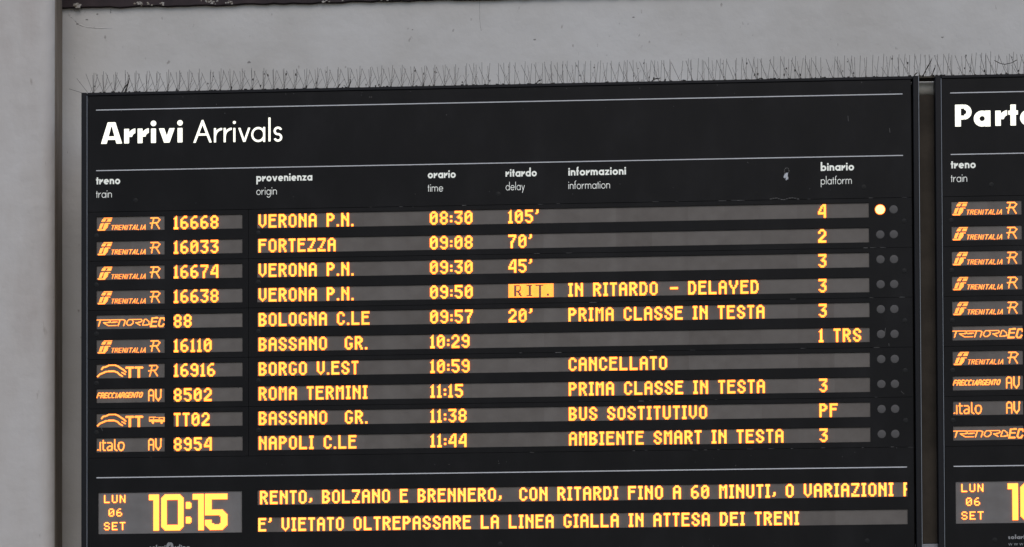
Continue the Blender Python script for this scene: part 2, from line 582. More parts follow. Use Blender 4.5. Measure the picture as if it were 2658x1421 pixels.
def sign_text(txt, bold, w, xh, x0, z0, width=None, xpos=None, H=1.6, A=1.7, n=44, gap=None, y=-0.0008, inset=0.0):
    """letters with x-height xh, baseline z0, left x0, optional total width or letter positions -> MB"""
    gap = (0.15 if bold else 0.2) if gap is None else gap
    out = []
    gl = []
    x = 0
    for k, ch in enumerate(txt):
        if ch == ' ':
            x += 0.5
            continue
        P, adv = glyph(ch, w, bold, H, A)
        tight = 0.05 if ch in 'vyArtf' else 0
        gl.append((P, adv, x - tight * 0.5, ch))
        x += adv + gap - tight
    tot = x - gap
    s = xh if width is None else width / tot
    for k, (P, adv, px, ch) in enumerate(gl):
        fn = lambda X, Y, P=P: np.minimum.reduce([f(X, Y) for f in P]) + inset
        V, Fc = contour_mesh(fn, -0.13, adv + 0.15, -0.72, max(H, A) + 0.06, n)
        mb = MB()
        b = 0
        ch_ = gl[k][3]
        for vx, vy in V:
            if xpos:
                mb.v.append((x0 + xpos[k] + vx * xh, y, z0 + vy * xh))
            else:
                mb.v.append((x0 + (px + vx) * s, y, z0 + vy * xh))
        mb.f += [tuple(b + i for i in f) for f in Fc]
        out.append((ch_, mb))
    return out

# ------------------------------------------------------------------ LED font (12 rows)
def rows(s):
    return s.split('/')
F7 = '.......'
FONT = {
 'V': '##...##/'*9 + '.##.##./..###../...#...',
 'E': '#######/#######/##...../##...../######./######./##...../##...../##...../##...../#######/#######',
 'R': '#####../######./##..###/##...##/##..###/######./#####../##.##../##..##./##..##./##...##/##...##',
 'O': '..###../.#####./' + '##...##/'*8 + '.#####./..###..',
 'N': '##...##/##...##/###..##/####.##/####.##/##.####/##..###/##...##/##...##/##...##/##...##/##...##',
 'A': '..###../.#####./##...##/##...##/##...##/#######/#######/##...##/##...##/##...##/##...##/##...##',
 'P': '#####../######./##..###/##...##/##..###/######./#####../##...../##...../##...../##...../##.....',
 'F': '#######/#######/##...../##...../######./######./##...../##...../##...../##...../##...../##.....',
 'T': '######/######/' + '..##../'*9 + '..##..',
 'Z': '#######/#######/.....##/....##./....##./...##../...##../..##.../..##.../##...../#######/#######',
 'B': '#####../######./##..###/##...##/##..##./#####../######./##..###/##...##/##..###/######./#####..',
 'L': '##...../'*10 + '#######/#######',
 'G': '..###../.#####./##...##/##...../##...../##...../##..###/##..###/##...##/##...##/.#####./..###..',
 'C': '..###../.#####./##...##/##...##/##...../##...../##...../##...../##...##/##...##/.#####./..###..',
 'S': '..###../.#####./##...##/##...##/###..../.###.../..####./....###/##...##/##...##/.#####./..###..',
 'D': '#####../######./##..##./##...##/##...##/##...##/##...##/##...##/##...##/##..##./######./#####..',
 'I': '####/####/' + '.##./'*8 + '####/####',
 'M': '##...##/###.###/#######/##.#.##/##.#.##/##...##/##...##/##...##/##...##/##...##/##...##/##...##',
 'U': '##...##/'*10 + '.#####./..###..',
 'Y': '##....##/##....##/##....##/##....##/.##..##./.##..##./..####../...##.../...##.../...##.../...##.../...##...',
 '0': '..###../.#####./##...##/##..###/##.####/####.##/###..##/##...##/##...##/##...##/.#####./..###..',
 '9': '..###../.#####./##...##/##...##/##...##/.######/..#####/.....##/.....##/##...##/.#####./..###..',
 '8': '..###../.#####./##...##/##...##/##...##/.#####./.#####./##...##/##...##/##...##/.#####./..###..',
 '6': '...###./..####./.##..../##...../##...../#####../######./##...##/##...##/##...##/.#####./..###..',
 '3': '#######/#######/.....##/....##./...##../..####./...####/.....##/.....##/##...##/.#####./..###..',
 '2': '..###../.#####./##...##/##...##/.....##/....###/...###./..###../.###.../###..../#######/#######',
 '1': '..#./.##./###./' + '.##./'*7 + '####/####',
 '4': '....###/...####/..##.##/..##.##/.##..##/.##..##/##...##/#######/#######/.....##/.....##/.....##',
 '5': '#######/#######/##...../##...../#####../######./....###/.....##/.....##/##...##/.#####./..###..',
 '7': '#######/#######/.....##/....##./....##./...##../..###../..##.../..##.../..##.../..##.../..##...',
 '.': '../'*10 + '##/##',
 ':': '../../../../##/##/../../##/##/../..',
 "'": '.##/.##/.##/##./' + '.../'*7 + '...',
 ',': '.../'*7 + '.##/.##/.##/##./...',
 '-': '........./........./........./........./........./..#######/..#######/........./........./........./........./.........',
 ' ': '...../'*11 + '.....',
}
def led_dots(txt):
    d = []
    x = 0
    for ch in txt:
        g = rows(FONT[ch])
        for r, line in enumerate(g[:12]):
            for c, q in enumerate(line):
                if q == '#':
                    d.append((x + c, r))
        x += len(g[0]) + 2
    return d

F5 = {'L': '#..../#..../#..../#..../#..../#..../#####', 'U': '#...#/#...#/#...#/#...#/#...#/#...#/.###.', 'N': '#...#/##..#/##..#/#.#.#/#..##/#..##/#...#',
      '0': '.###./#...#/#..##/#.#.#/##..#/#...#/.###.', '6': '..##./.#.../#..../####./#...#/#...#/.###.', 'S': '.###./#...#/#..../.###./....#/#...#/.###.',
      'E': '#####/#..../#..../####./#..../#..../#####', 'T': '#####/..#../..#../..#../..#../..#../..#..'}
def small_dots(txt, x, y):
    d = []
    for ch in txt:
        for r, line in enumerate(rows(F5[ch])):
            d += [(x + c, y + r) for c, q in enumerate(line) if q == '#']
        x += 7
    return d

def seg_d(X, Y, a, b):
    ax, ay, bx, by = *a, *b
    t = np.clip(((X - ax) * (bx - ax) + (Y - ay) * (by - ay)) / max((bx - ax) ** 2 + (by - ay) ** 2, 1e-9), 0, 1)
    return np.hypot(X - ax - t * (bx - ax), Y - ay - t * (by - ay))
def raster(cols, nrows, strokes, polys, tx):
    """sample strokes/polygons (drawing units) on the LED grid. tx(col,row)->drawing units"""
    C, Rr = np.meshgrid(np.arange(cols) + 0.5, np.arange(nrows) + 0.5)
    X, Y = tx(C, Rr)
    on = np.zeros(C.shape, bool)
    for w, pts in strokes:
        for a, b in zip(pts, pts[1:]):
            on |= seg_d(X, Y, a, b) < w / 2
    for pts in polys:
        on |= S_conv(pts)(X, Y) < 0
    return [(int(c), int(r)) for r, c in zip(*np.nonzero(on))]

def tx14(C, Rr):       # drawing units of the operator displays, sampled on 160 x 32 fine lamps
    U = 79 + C * (2525 - 79) / 160
    return U, 112 + Rr * (528 / 32) - 0.018 * (U - 79)
def tx13(C, Rr, v0=85):
    U = 75 + C * (2480 - 75) / 160
    return U, v0 + Rr * (510 / 32) - 0.018 * (U - 75)

CAPS = {'T': [[(0, 0), (1, 0)], [(.5, 0), (.5, 1)]], 'R': [[(0, 1), (0, 0), (.75, 0), (1, .22), (.75, .48), (0, .5)], [(.5, .5), (1, 1)]],
 'E': [[(1, 0), (0, 0), (0, 1), (1, 1)], [(0, .5), (.8, .5)]], 'N': [[(0, 1), (0, 0), (1, 1), (1, 0)]], 'I': [[(.5, 0), (.5, 1)]],
 'A': [[(0, 1), (.6, 0), (1, 1)], [(.3, .66), (.85, .66)]], 'L': [[(0, 0), (0, 1), (.9, 1)]], 'F': [[(1, 0), (0, 0), (0, 1)], [(0, .5), (.8, .5)]],
 'C': [[(1, .1), (.7, 0), (.25, 0), (0, .3), (0, .75), (.25, 1), (.9, 1)]], 'G': [[(1, .1), (.7, 0), (.25, 0), (0, .3), (0, .75), (.25, 1), (.95, 1), (.95, .55), (.6, .55)]],
 'O': [[(.3, 0), (.8, 0), (1, .3), (1, .7), (.7, 1), (.25, 1), (0, .7), (0, .3), (.3, 0)]]}
def italic(txt, x0, y0, y1, adv, lw, w, slope=0.0, slant=0.28):
    """small slanted capitals as strokes; y0 top, y1 bottom at x0"""
    st = []
    x = x0
    for ch in txt:
        k = 0.45 if ch == 'I' else 1
        for pl in CAPS[ch]:
            st.append((w, [(x + u * lw * k + (1 - v) * slant * (y1 - y0), y0 + v * (y1 - y0) + slope * (x - x0)) for u, v in pl]))
        x += adv * (0.62 if ch == 'I' else 1)
    return st

LETTER_R14 = [(44, [(2030, 150), (2280, 145), (2350, 210), (2270, 325), (2010, 345)]), (44, [(2140, 150), (2085, 350), (2050, 540)]), (44, [(2220, 350), (2330, 540)])]
logo_fs = [('led_emblem', raster(160, 32, [],
    [[(355, 138), (645, 135), (630, 172), (320, 178)], [(300, 186), (432, 180), (375, 292), (238, 296)], [(485, 192), (625, 188), (590, 290), (430, 292)],
     [(222, 350), (338, 345), (255, 548), (160, 556)], [(385, 336), (575, 330), (560, 364), (370, 372)], [(370, 348), (500, 343), (478, 500), (400, 567), (300, 570)], [(115, 580), (405, 560), (375, 620), (125, 624)]], tx14)),
  ('led_wordmark', raster(160, 32, italic('TRENITALIA', 590, 422, 585, 138, 92, 29, slope=-0.012, slant=0.27), [], tx14)),
  ('led_class_letter', raster(160, 32, LETTER_R14, [], tx14))]
logo_tn = [('led_wordmark', raster(160, 32,
    [(38, [(100, 295), (550, 290), (575, 330), (550, 375), (330, 392), (500, 505)]), (40, [(210, 310), (150, 515)]),
     (38, [(600, 285), (1030, 275), (1110, 310), (1050, 500)]), (36, [(590, 378), (820, 368)]), (36, [(520, 500), (780, 490)]), (40, [(915, 310), (850, 500)]),
     (38, [(1690, 270), (1240, 272), (1180, 340), (1155, 430), (1210, 488), (1300, 480), (1380, 420), (1400, 340), (1360, 300)]),
     (36, [(1690, 270), (1715, 315), (1650, 370), (1480, 382), (1640, 485)]),
     (36, [(1800, 262), (1860, 262), (1955, 340), (1970, 460), (1730, 480), (1800, 262)])], [], tx14)),
   ('led_class_letter', raster(160, 32, [(62, [(2270, 210), (2080, 215), (2020, 530), (2215, 520)]), (58, [(2060, 350), (2220, 345)])], [], tx14)),
   ('led_class_letter', raster(160, 32, [(62, [(2520, 290), (2500, 222), (2370, 222), (2305, 470), (2350, 525), (2440, 520), (2490, 440)])], [], tx14))]
AV_A = [(50, [(1915, 490), (1915, 170), (1960, 110), (2040, 110), (2082, 170), (2082, 490)]), (46, [(1915, 310), (2080, 310)])]
AV_V = [(50, [(2165, 95), (2165, 370), (2250, 490), (2335, 370), (2345, 95)])]
TTARC = [(56, [(255, 255), (300, 195), (420, 165), (510, 120), (740, 112), (850, 165), (960, 240), (1040, 290), (1100, 350)]),
         (56, [(110, 520), (190, 440), (300, 395), (390, 350), (500, 335), (700, 330), (800, 370), (880, 450), (980, 505)]), (46, [(970, 375), (1085, 440)])]
t13 = lambda v: (lambda C, Rr: tx13(C, Rr, v))
WAVE = [('led_emblem', raster(160, 32, TTARC, [], t13(85))),
        ('led_class_letter', raster(160, 32, [(84, [(1130, 203), (1355, 198)]), (92, [(1243, 200), (1243, 545)])], [], t13(85))),
        ('led_class_letter', raster(160, 32, [(84, [(1455, 200), (1680, 195)]), (92, [(1563, 200), (1563, 535)])], [], t13(85)))]
R13 = [(44, [(1940, 122), (2170, 112), (2235, 175), (2160, 290), (1910, 312)]), (44, [(2030, 125), (1995, 330), (1950, 500)]), (44, [(2105, 310), (2220, 490)])]
logo_tt_r = WAVE + [('led_class_letter', raster(160, 32, R13, [], t13(85)))]
logo_tt_bus = WAVE + [('led_bus_symbol', raster(160, 32, [], [[(1920, 292), (2490, 290), (2490, 372), (1920, 376)], [(1920, 200), (2490, 197), (2490, 228), (1920, 230)], [(1920, 200), (1945, 200), (1945, 372), (1920, 372)],
        [(2440, 200), (2490, 200), (2490, 372), (2440, 372)], [(2060, 296), (2085, 296), (2110, 225), (2080, 225)], [(2260, 296), (2285, 296), (2310, 225), (2280, 225)],
        [(2010, 370), (2110, 370), (2085, 440), (2040, 440)], [(2315, 370), (2415, 370), (2390, 440), (2345, 440)]], t13(85)))]
AVP = [('led_class_letter', raster(160, 32, AV_A, [], t13(80))), ('led_class_letter', raster(160, 32, AV_V, [], t13(80)))]
logo_fa = [('led_wordmark', raster(160, 32, italic('FRECCIARGENTO', 90, 232, 398, 127, 92, 38, slope=-0.018, slant=0.30), [], t13(80)))] + AVP
logo_it = [('led_wordmark', raster(160, 32, [(46, [(x_, y_ - 35) for x_, y_ in p]) for p in
    ([(115, 530), (135, 530)], [(205, 260), (205, 545)], [(305, 185), (305, 490), (330, 540), (385, 545)], [(280, 262), (385, 265)], [(465, 262), (580, 262), (618, 320), (615, 540)],
     [(610, 388), (500, 400), (450, 460), (470, 530), (540, 540), (610, 500)], [(720, 155), (720, 500), (785, 540)],
     [(940, 245), (1010, 265), (1040, 340), (1035, 430), (1000, 510), (940, 545), (880, 510), (842, 430), (842, 340), (870, 265), (940, 245)])], [], t13(70)))] + AVP

def big_clock():
    d = set()
    def rect(c0, c1, r0, r1):
        for c in range(c0, c1):
            for r in range(r0, r1):
                d.add((c, r))
    rect(45, 54, 2, 7); rect(49, 54, 2, 34)
    for c in range(56, 76):
        for r in range(2, 34):
            cx_, cy_ = min(c - 56, 75 - c), min(r - 2, 33 - r)
            if cx_ + cy_ < 3: continue
            if 61 <= c < 71 and 7 <= r < 29: continue
            d.add((c, r))
    for cy_ in (12.0, 25.0):
        for c in range(76, 86):
            for r in range(5, 34):
                if ((c + .5 - 80.3) / 2.8) ** 2 + ((r + .5 - cy_) / 3.4) ** 2 < 1: d.add((c, r))
    rect(84, 94, 2, 7); rect(88, 94, 2, 34)
    d_ = {(c, r) for c, r in d if not (c == 88)}
    d.clear(); d.update(d_)
    rect(84, 89, 2, 7)
    for c in range(95, 115):
        for r in range(2, 34):
            on = r < 7 or (r < 21 and c < 101)
            if r >= 16:
                o = 109 <= c or r < 21 or r >= 29 or c < 101
                hole = 101 <= c < 109 and 21 <= r < 29
                gapl = c < 101 and 21 <= r < 25
                on = o and not hole and not gapl
                if c > 101 and (114 - c) + (r - 16) < 4: on = False
                if (min(c - 95, 114 - c)) + (33 - r) < 4: on = False
                if 101 <= c < 103 and r == 28 or c == 108 and r in (21, 28): on = True
            if on: d.add((c, r))
    return sorted(d)

LED_Y = 0.004
def dots_mesh(name, dots, px, pz, fill=0.96, h=0.0036):
    """every lit lamp is a little frustum standing on the screen; origin = top-left of the text"""
    mb = MB()
    a, b = fill / 2, fill / 2 * 0.72
    for c, r in dots:
        x, z = (c + 0.5) * px, -(r + 0.5) * pz
        n = len(mb.v)
        for k, y in ((a, -0.0001), (b, -h)):
            mb.v += [(x - k * px, y, z - k * pz), (x + k * px, y, z - k * pz), (x + k * px, y, z + k * pz), (x - k * px, y, z + k * pz)]
        mb.f.append((n + 4, n + 5, n + 6, n + 7))
        for i in range(4):
            j = (i + 1) % 4
            mb.f.append((n + i, n + j, n + 4 + j, n + 4 + i))
    me = bpy.data.meshes.new(name)
    me.from_pydata(mb.v, [], mb.f)
    me.polygons.foreach_set('material_index', [0, 1, 1, 1, 1] * len(dots))
    me.update()
    return me

PX = 0.00508
# ------------------------------------------------------------------ place: floor, wall, pillar, beam
f = MB(); f.quad((-60, -80, 0), (80, -80, 0), (80, 0.6, 0), (-60, 0.6, 0))
tag(bld(f, 'platform_floor', M['floor']), kind='structure')

WY = 0.52
w = MB(); w.box(-4, 10, WY, WY + 0.4, 0.0, 9.0)
tag(bld(w, 'wall', M['wall']), 'pale grey plastered wall behind the two black boards', 'wall')

wall_o = bpy.data.objects['wall']
M['crack'] = mat('plaster_crack', (0.26, 0.25, 0.235), 0.95)
def wall_line(name, pts, r0, m, seed):
    q = random.Random(seed)
    mb = MB()
    full = []
    for (ax, az), (bx, bz) in zip(pts, pts[1:]):
        for k in range(6):
            t = k / 6
            full.append((ax + (bx - ax) * t + q.uniform(-.0015, .0015), WY + r0 * 0.55, az + (bz - az) * t + q.uniform(-.0015, .0015)))
    mb.tube(full, [r0 * q.uniform(0.75, 1.15) for _ in full], 6)
    return bld(mb, name, m, wall_o, smooth=True)
wall_line('plaster_crease', [(-0.25, 6.320), (-0.227, 6.296), (-0.199, 6.270), (-0.162, 6.256), (-0.10, 6.249), (-0.03, 6.247)], 0.0035, M['wall'], 1)
wall_line('plaster_crack', [(1.720, 6.340), (1.719, 6.30), (1.7216, 6.24), (1.728, 6.19)], 0.0010, M['crack'], 2)
wall_line('plaster_crack', [(-0.045, 6.340), (-0.046, 6.318)], 0.0028, M['crack'], 3)
ch_ = MB(); q = random.Random(8)
for (x, z, r_) in ((-0.205, 6.272, 0.007), (-0.125, 6.252, 0.006), (-0.16, 6.292, 0.006), (-0.11, 6.318, 0.005), (0.62, 6.07, 0.008), (1.98, 6.15, 0.006), (2.45, 6.247, 0.005), (1.4, 6.21, 0.004), (3.9, 6.12, 0.006)):
    ch_.blob((x, WY, z), r_, q, (1.5, 0.12, 0.7))
tag(bld(ch_, 'plaster_chip', M['crack'], wall_o), kind='stuff')
p = MB()
pts = [(-1.3, WY + 0.1), (-1.3, 0.20)]
rc = 0.06
for k in range(11):
    a = math.pi / 2 * k / 10
    pts.append((-0.2455 - rc + rc * math.sin(a), 0.20 + rc - rc * math.cos(a)))
pts.append((-0.279, WY))
pts.append((-0.279, WY + 0.1))
p.prism_xy(pts, 0.0, 9.0)
M['return_shade'] = noise_col(mat('shaded_return', rough=0.85, spec=0.15), [(0.3, (0.20, 0.155, 0.115)), (0.6, (0.30, 0.25, 0.20)), (0.8, (0.38, 0.33, 0.28))], scale=5, stretch=(3, 3, 0.5))  # shade on the pillar's right-hand return, painted in as a darker brown
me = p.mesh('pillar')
me.materials.append(M['pillar']); me.materials.append(M['return_shade'])
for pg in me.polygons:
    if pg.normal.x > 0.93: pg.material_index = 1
tag(link('pillar', me), 'whitewashed pillar with rounded corner standing left of the arrivals board', 'pillar')

be = empty('ceiling_beam', (4.9, WY, 6.3447), 'dark brown beam along the top of the wall with flaking paint', 'beam')
b = MB()
rr = random.Random(5)
N = 220
x0, x1 = -0.279 - 4.9, 5.0
top = []
for i in range(N + 1):           # slightly ragged lower edge where wall paint meets the beam
    x = x0 + (x1 - x0) * i / N
    top.append((x, rr.uniform(-0.0035, 0.0035)))
n = len(b.v)
for x, dz in top:
    b.v += [(x, -0.001, dz), (x, -0.018, dz + 0.0008), (x, -0.018, 0.32), (x, -0.001, 0.32)]
for i in range(N):
    a, c = n + 4 * i, n + 4 * (i + 1)
    b.f += [(a, a + 1, c + 1, c), (a + 1, a + 2, c + 2, c + 1), (a + 2, a + 3, c + 3, c + 2), (a + 3, a, c, c + 3)]
bld(b, 'beam_body', M['beam'], be)
b = MB()
for cx_, n_, sp in ((-0.17, 7, 0.02), (0.135, 12, 0.05), (0.235, 6, 0.02), (0.47, 12, 0.05), (0.56, 6, 0.02), (1.02, 8, 0.05), (1.28, 5, 0.05), (1.75, 5, 0.08)):
    for k in range(n_):
        q = (cx_ - 4.93 + rr.gauss(0, sp * 0.5), -0.018, rr.uniform(0.0, 0.02))
        b.blob(q, rr.uniform(0.003, 0.009) * (1.9 if cx_ < 0 else 1), rr, (1, 0.25, 0.6))
tag(bld(b, 'paint_flake', M['flake'], be), kind='stuff')

# ------------------------------------------------------------------ boards
ZTOP, ZBOT = 5.7337, 3.595
HOLE_Y = 0.0045
def rect_line(x0, x1, zc, t):
    mb = MB()
    mb.quad((x0, -0.0008, zc - t / 2), (x1, -0.0008, zc - t / 2), (x1, -0.0008, zc + t / 2), (x0, -0.0008, zc + t / 2))
    return mb
ROWZ = [5.1325 - 0.11227 * k for k in range(10)]
LOGO_W = (0.0019, 0.3132)
NUM_W = (0.3536, 0.6680)
MAIN_W = (0.7357, 3.4914)
HH = 0.0322
HM = 0.0332
mesh_cache = {}
def cached(key, fn):
    if key not in mesh_cache:
        mesh_cache[key] = fn()
    return mesh_cache[key]

def screen(parent, x0, x1, z0, z1, m='screen', label=None):
    def mk():
        mb = MB()
        mb.box(0, x1 - x0 + 0.006, 0, 0.012, 0, z1 - z0 + 0.006)
        me = mb.mesh('led_screen'); me.materials.append(M[m])
        return me
    me = cached(('scr', round(x1 - x0, 4), round(z1 - z0, 4), m), mk)
    o = link('led_screen', me, None, parent, (x0 - 0.003, LED_Y, z0 - 0.003))
    if label: o['label'] = label
    return o

def led_text(parent, txt, x, z, label=None, px=PX, m='led_on', xmax=None):
    """one object per lit character, sharing mesh data between alike characters"""
    for ch in txt:
        wd = len(rows(FONT[ch])[0])
        if ch != ' ':
            cut = wd
            if xmax is not None:
                cut = min(wd, int((xmax - x) / px))
            if cut <= 0:
                break
            def mk():
                me = dots_mesh('led_letter', [q for q in led_dots(ch) if q[0] < cut], px, PX)
                me.materials.append(M[m]); me.materials.append(M['led_side'])
                return me
            me = cached((ch, px, m, cut), mk)
            nm = 'led_digit' if ch.isdigit() else 'led_letter' if ch.isalpha() else 'led_mark'
            link(nm, me, None, parent, (x, LED_Y, z + 6 * PX))
        x += (wd + 2) * px

def led_logo(parent, key, dots, z, label, x=LOGO_W[0]):
    p = (LOGO_W[1] - LOGO_W[0]) / 160
    for i, (nm, dd_) in enumerate(dots):
        def mk():
            me = dots_mesh(nm, dd_, p, 0.0645 / 32, fill=1.0, h=0.002)
            me.materials.append(M['logo_on']); me.materials.append(M['logo_side'])
            return me
        link(nm, cached((key, i), mk), None, parent, (x, LED_Y, z + 0.0322))

def join_letters(tw, name, ft):
    mb = MB()
    for _, q in tw:
        n = len(mb.v)
        mb.v += q.v
        mb.f += [tuple(n + i for i in f) for f in q.f]
    return tag(bld(mb, name, M['grey_print'], ft), kind='stuff')

def mk_screw():
    mb = MB(); mb.dome(0, 0, 0.0115, 0.0, 0.0014, 20, 2)
    mb.box(-0.006, 0.006, -0.0018, -0.001, -0.0009, 0.0009)
    me = mb.mesh('screw_cap'); me.materials.append(M['screw']); return me
def screw(parent, x, z):
    return link('screw_cap', cached('screw', mk_screw), None, parent, (x, 0.0, z))

LOGOS = {
 'fs': (logo_fs, 'amber slanted cross emblem with small italic operator name and letter R'),
 'tn': (logo_tn, 'amber angular operator wordmark ending in bold EC'),
 'ttr': (logo_tt_r, 'amber double wave with TT and letter R'),
 'ttb': (logo_tt_bus, 'amber double wave with TT and a small bus'),
 'fa': (logo_fa, 'amber small italic service name with AV'),
 'it': (logo_it, 'amber lower case wordmark with AV'),
}
def make_board(name, x0, label, logos, data, heading, titles, clock=True, message=None, solari=None):
    bd = empty(name, (x0, 0, 0), label, 'train board', 'black train information boards on the wall')
    # housing and frame
    h = MB(); h.box(-0.062, 3.709, 0.051, 0.30, ZBOT + 0.03, ZTOP - 0.02)
    bld(h, 'housing', M['housing'], bd)
    def rail(xa, xb, za, zb, yf=-0.005):
        mb = MB(); mb.box(xa, xb, yf, 0.05, za, zb)
        return bld(mb, 'frame_rail', M['frame'], bd, bevel=0.0025)
    rail(-0.0671, -0.0420, ZBOT, ZTOP)
    rail(3.6915, 3.7150, ZBOT, ZTOP)
    rail(-0.0397, 3.6895, ZTOP - 0.0150, ZTOP - 0.0002, -0.003)
    rail(-0.0397, 3.6895, ZBOT + 0.0002, ZBOT + 0.015, -0.003)
    for xa in (-0.0418, 3.7152):
        mb = MB(); mb.box(xa, xa + 0.0024, -0.0055, 0.04, ZBOT, ZTOP - 0.0155 if xa < 0 else ZTOP)
        bld(mb, 'edge_strip', M['edge'], bd)
    PL, PR = -0.0362, 3.6815
    ZS = 5.1860
    # header
    hd = bld(plate(PL, PR, ZS + 0.0012, ZTOP - 0.0165, [], 0.0, 0.016), 'header_panel', M['panel'], bd)
    for z in (5.6534, 5.3758):
        bld(rect_line(0.0, 3.645, z, 0.0042), 'rule_line', M['white_print'], hd)
    for letters, weight in heading:
        for ch, mb in letters:
            t = bld(mb, 'heading_letter', M['heading'], hd)
            t['label'] = weight + ' glowing letter ' + ch
    for letters, m, lb in titles:
        for ch, mb in letters:
            bld(mb, 'title_letter', m, hd)
    screw(hd, 1.829, 5.2348); screw(hd, 3.469, 5.2362); screw(hd, 0.18, 5.236)
    # display modules
    for k in range(5):
        zt = ZS - 0.22454 * k - 0.0008
        zb = ZS - 0.22454 * (k + 1) + 0.0008
        zz = (ROWZ[2 * k], ROWZ[2 * k + 1])
        hl = [(LOGO_W[0], LOGO_W[1], z - HH, z + HH) for z in zz] + [(NUM_W[0], NUM_W[1], z - HH, z + HH) for z in zz]
        ml = bld(plate(PL, 0.6948, zb, zt, hl, 0.0, HOLE_Y + 0.01), 'display_module', M['panel'], bd)
        ml['label'] = 'left display module with operator and train number rows'
        hm = [(MAIN_W[0], MAIN_W[1], z - HM, z + HM) for z in zz]
        mm = bld(plate(0.6964, PR, zb, zt, hm, 0.0, HOLE_Y + 0.01), 'display_module', M['panel'], bd)
        mm['label'] = 'wide display module with two rows and indicator lamps'
        for q in (0, 1):
            i = 2 * k + q
            z = zz[q]
            screen(ml, LOGO_W[0], LOGO_W[1], z - HH, z + HH)
            screen(ml, NUM_W[0], NUM_W[1], z - HH, z + HH)
            screen(mm, MAIN_W[0], MAIN_W[1], z - HM, z + HM)
            key = logos[i]
            led_logo(ml, key, LOGOS[key][0], z, LOGOS[key][1])
            if data:
                num, dest, tm, dl, info, plat = data[i]
                led_text(ml, num, 0.3545, z, 'amber train number ' + num)
                led_text(mm, dest, 0.7415, z, 'amber place name ' + dest)
                led_text(mm, tm, 1.5195, z, 'amber time ' + tm)
                if dl == 'RIT':
                    dd = [(c, r) for c in range(40) for r in range(12)]
                    off = set()
                    for c0, g in ((5, '#####../#....#./#....#./#....#./#...##./#####../#..##../#...##./#...##./#....##'), (16, '#####/..##./..##./..##./..##./..##./..##./..##./..##./#####'), (24, '#######/...##../...##../...##../...##../...##../...##../...##../...##../...##../...##..')):
                        for r, ln in enumerate(rows(g)):
                            for c, qq in enumerate(ln):
                                if qq == '#':
                                    off.add((c0 + c, 1 + r))
                                    if c0 == 5 and c == 0: off.add((c0 + 1, 1 + r))
                    off |= {(34, 9), (35, 9), (34, 10), (35, 10)}
                    me = dots_mesh('led_text', [q_ for q_ in dd if q_ not in off], PX, PX, fill=0.74)
                    me.materials.append(M['led_on']); me.materials.append(M['led_side'])
                    o = link('led_block', me, None, mm, (1.8737, LED_Y, z + 6 * PX))
                    o['label'] = 'solid amber block with dark letters RIT.'
                elif dl:
                    led_text(mm, dl, 1.8739, z, 'amber delay in minutes ' + dl)
                if info:
                    led_text(mm, info, 2.1435, z, 'amber notice ' + info)
                if plat:
                    led_text(mm, plat, 3.2648, z, 'amber platform ' + plat)
            for j, lx in enumerate((3.5412, 3.6013)):
                lit = bool(data) and i == 0 and j == 0
                def mkl(r):
                    mb = MB(); mb.dome(0, 0, r, 0.0, 0.0014, 28, 3)
                    return mb.mesh('indicator_lamp')
                me = cached(('lamp', lit), lambda: mkl(0.0205 if lit else 0.0185))
                if not me.materials: me.materials.append(M['lamp_on' if lit else 'lamp_off'])
                for pg in me.polygons: pg.use_smooth = True
                o = link('indicator_lamp', me, None, mm, (lx, -0.0003, z + 0.001))
                if lit:
                    o['label'] = 'lit glowing lamp beside the platform number'
                    mb = MB(); K = 32  # flat glowing ring added to draw the lamp's halo
                    for t in range(K):
                        for r_, y_ in ((0.0203, -0.0008), (0.0240, -0.0004)):
                            mb.v.append((r_ * math.cos(2 * math.pi * t / K), y_, r_ * math.sin(2 * math.pi * t / K)))
                    mb.f = [(2 * t, 2 * t + 1, (2 * t + 3) % (2 * K), (2 * t + 2) % (2 * K)) for t in range(K)]
                    bld(mb, 'lamp_halo', M['lamp_halo'], mm, (lx, -0.0003, z + 0.001))
        screw(mm, 3.6475, zz[0] - 0.053); screw(mm, 0.740, zz[0] - 0.055)
        screw(ml, 0.001, zz[0] - 0.055)
    # footer
    zf = ZS - 0.22454 * 5 - 0.0008
    CW = (0.0104, 0.6647, 3.7172, 3.9057)
    M1 = (0.7357, 3.6539, 3.8406, 3.9085)
    M2 = (0.7357, 3.6539, 3.7175, 3.7850)
    ft = bld(plate(PL, PR, ZBOT + 0.0165, zf, [CW, M1, M2], 0.0, HOLE_Y + 0.01), 'footer_panel', M['panel'], bd)
    bld(rect_line(0.002, 3.652, 3.9734, 0.0046), 'rule_line', M['white_print'], ft)
    screen(ft, *CW[:2], *CW[2:], m='screen_clock', label='grey clock display')
    screen(ft, *M1); screen(ft, *M2)
    def ck(dots, lb, m='clock_on', fill=0.98):
        me = cached((lb,), lambda: dots_mesh('led_text', dots, 0.65430 / 128, 0.1885 / 36.6, fill))
        if not me.materials:
            me.materials.append(M[m]); me.materials.append(M['led_side'])
        o = link('led_digits' if 'time' in lb or 'day' in lb else 'led_word', me, None, ft, (CW[0], LED_Y, CW[3] - 0.0006)); o['label'] = lb
    ck(big_clock(), 'large amber time 10:15')
    ck(small_dots('LUN', 5, 2), 'small amber weekday LUN', 'clock_on', 1.0)
    ck(small_dots('06', 9, 14), 'small amber day 06', 'clock_on', 1.0)
    ck(small_dots('SET', 5, 26), 'small amber month SET', 'clock_on', 1.0)
    if message:
        # only the lamps that fit the window are lit: the running text is cut at its right edge
        led_text(ft, message[0], 0.7462, (M1[2] + M1[3]) / 2, px=0.005035, m='clock_on', xmax=M1[1] - 0.001)
        led_text(ft, message[1], 0.7385, (M2[2] + M2[3]) / 2, px=0.005035, m='clock_on')
    screw(ft, 1.8317, 3.6496); screw(ft, 3.4725, 3.6437); screw(ft, 0.1813, 3.6414)
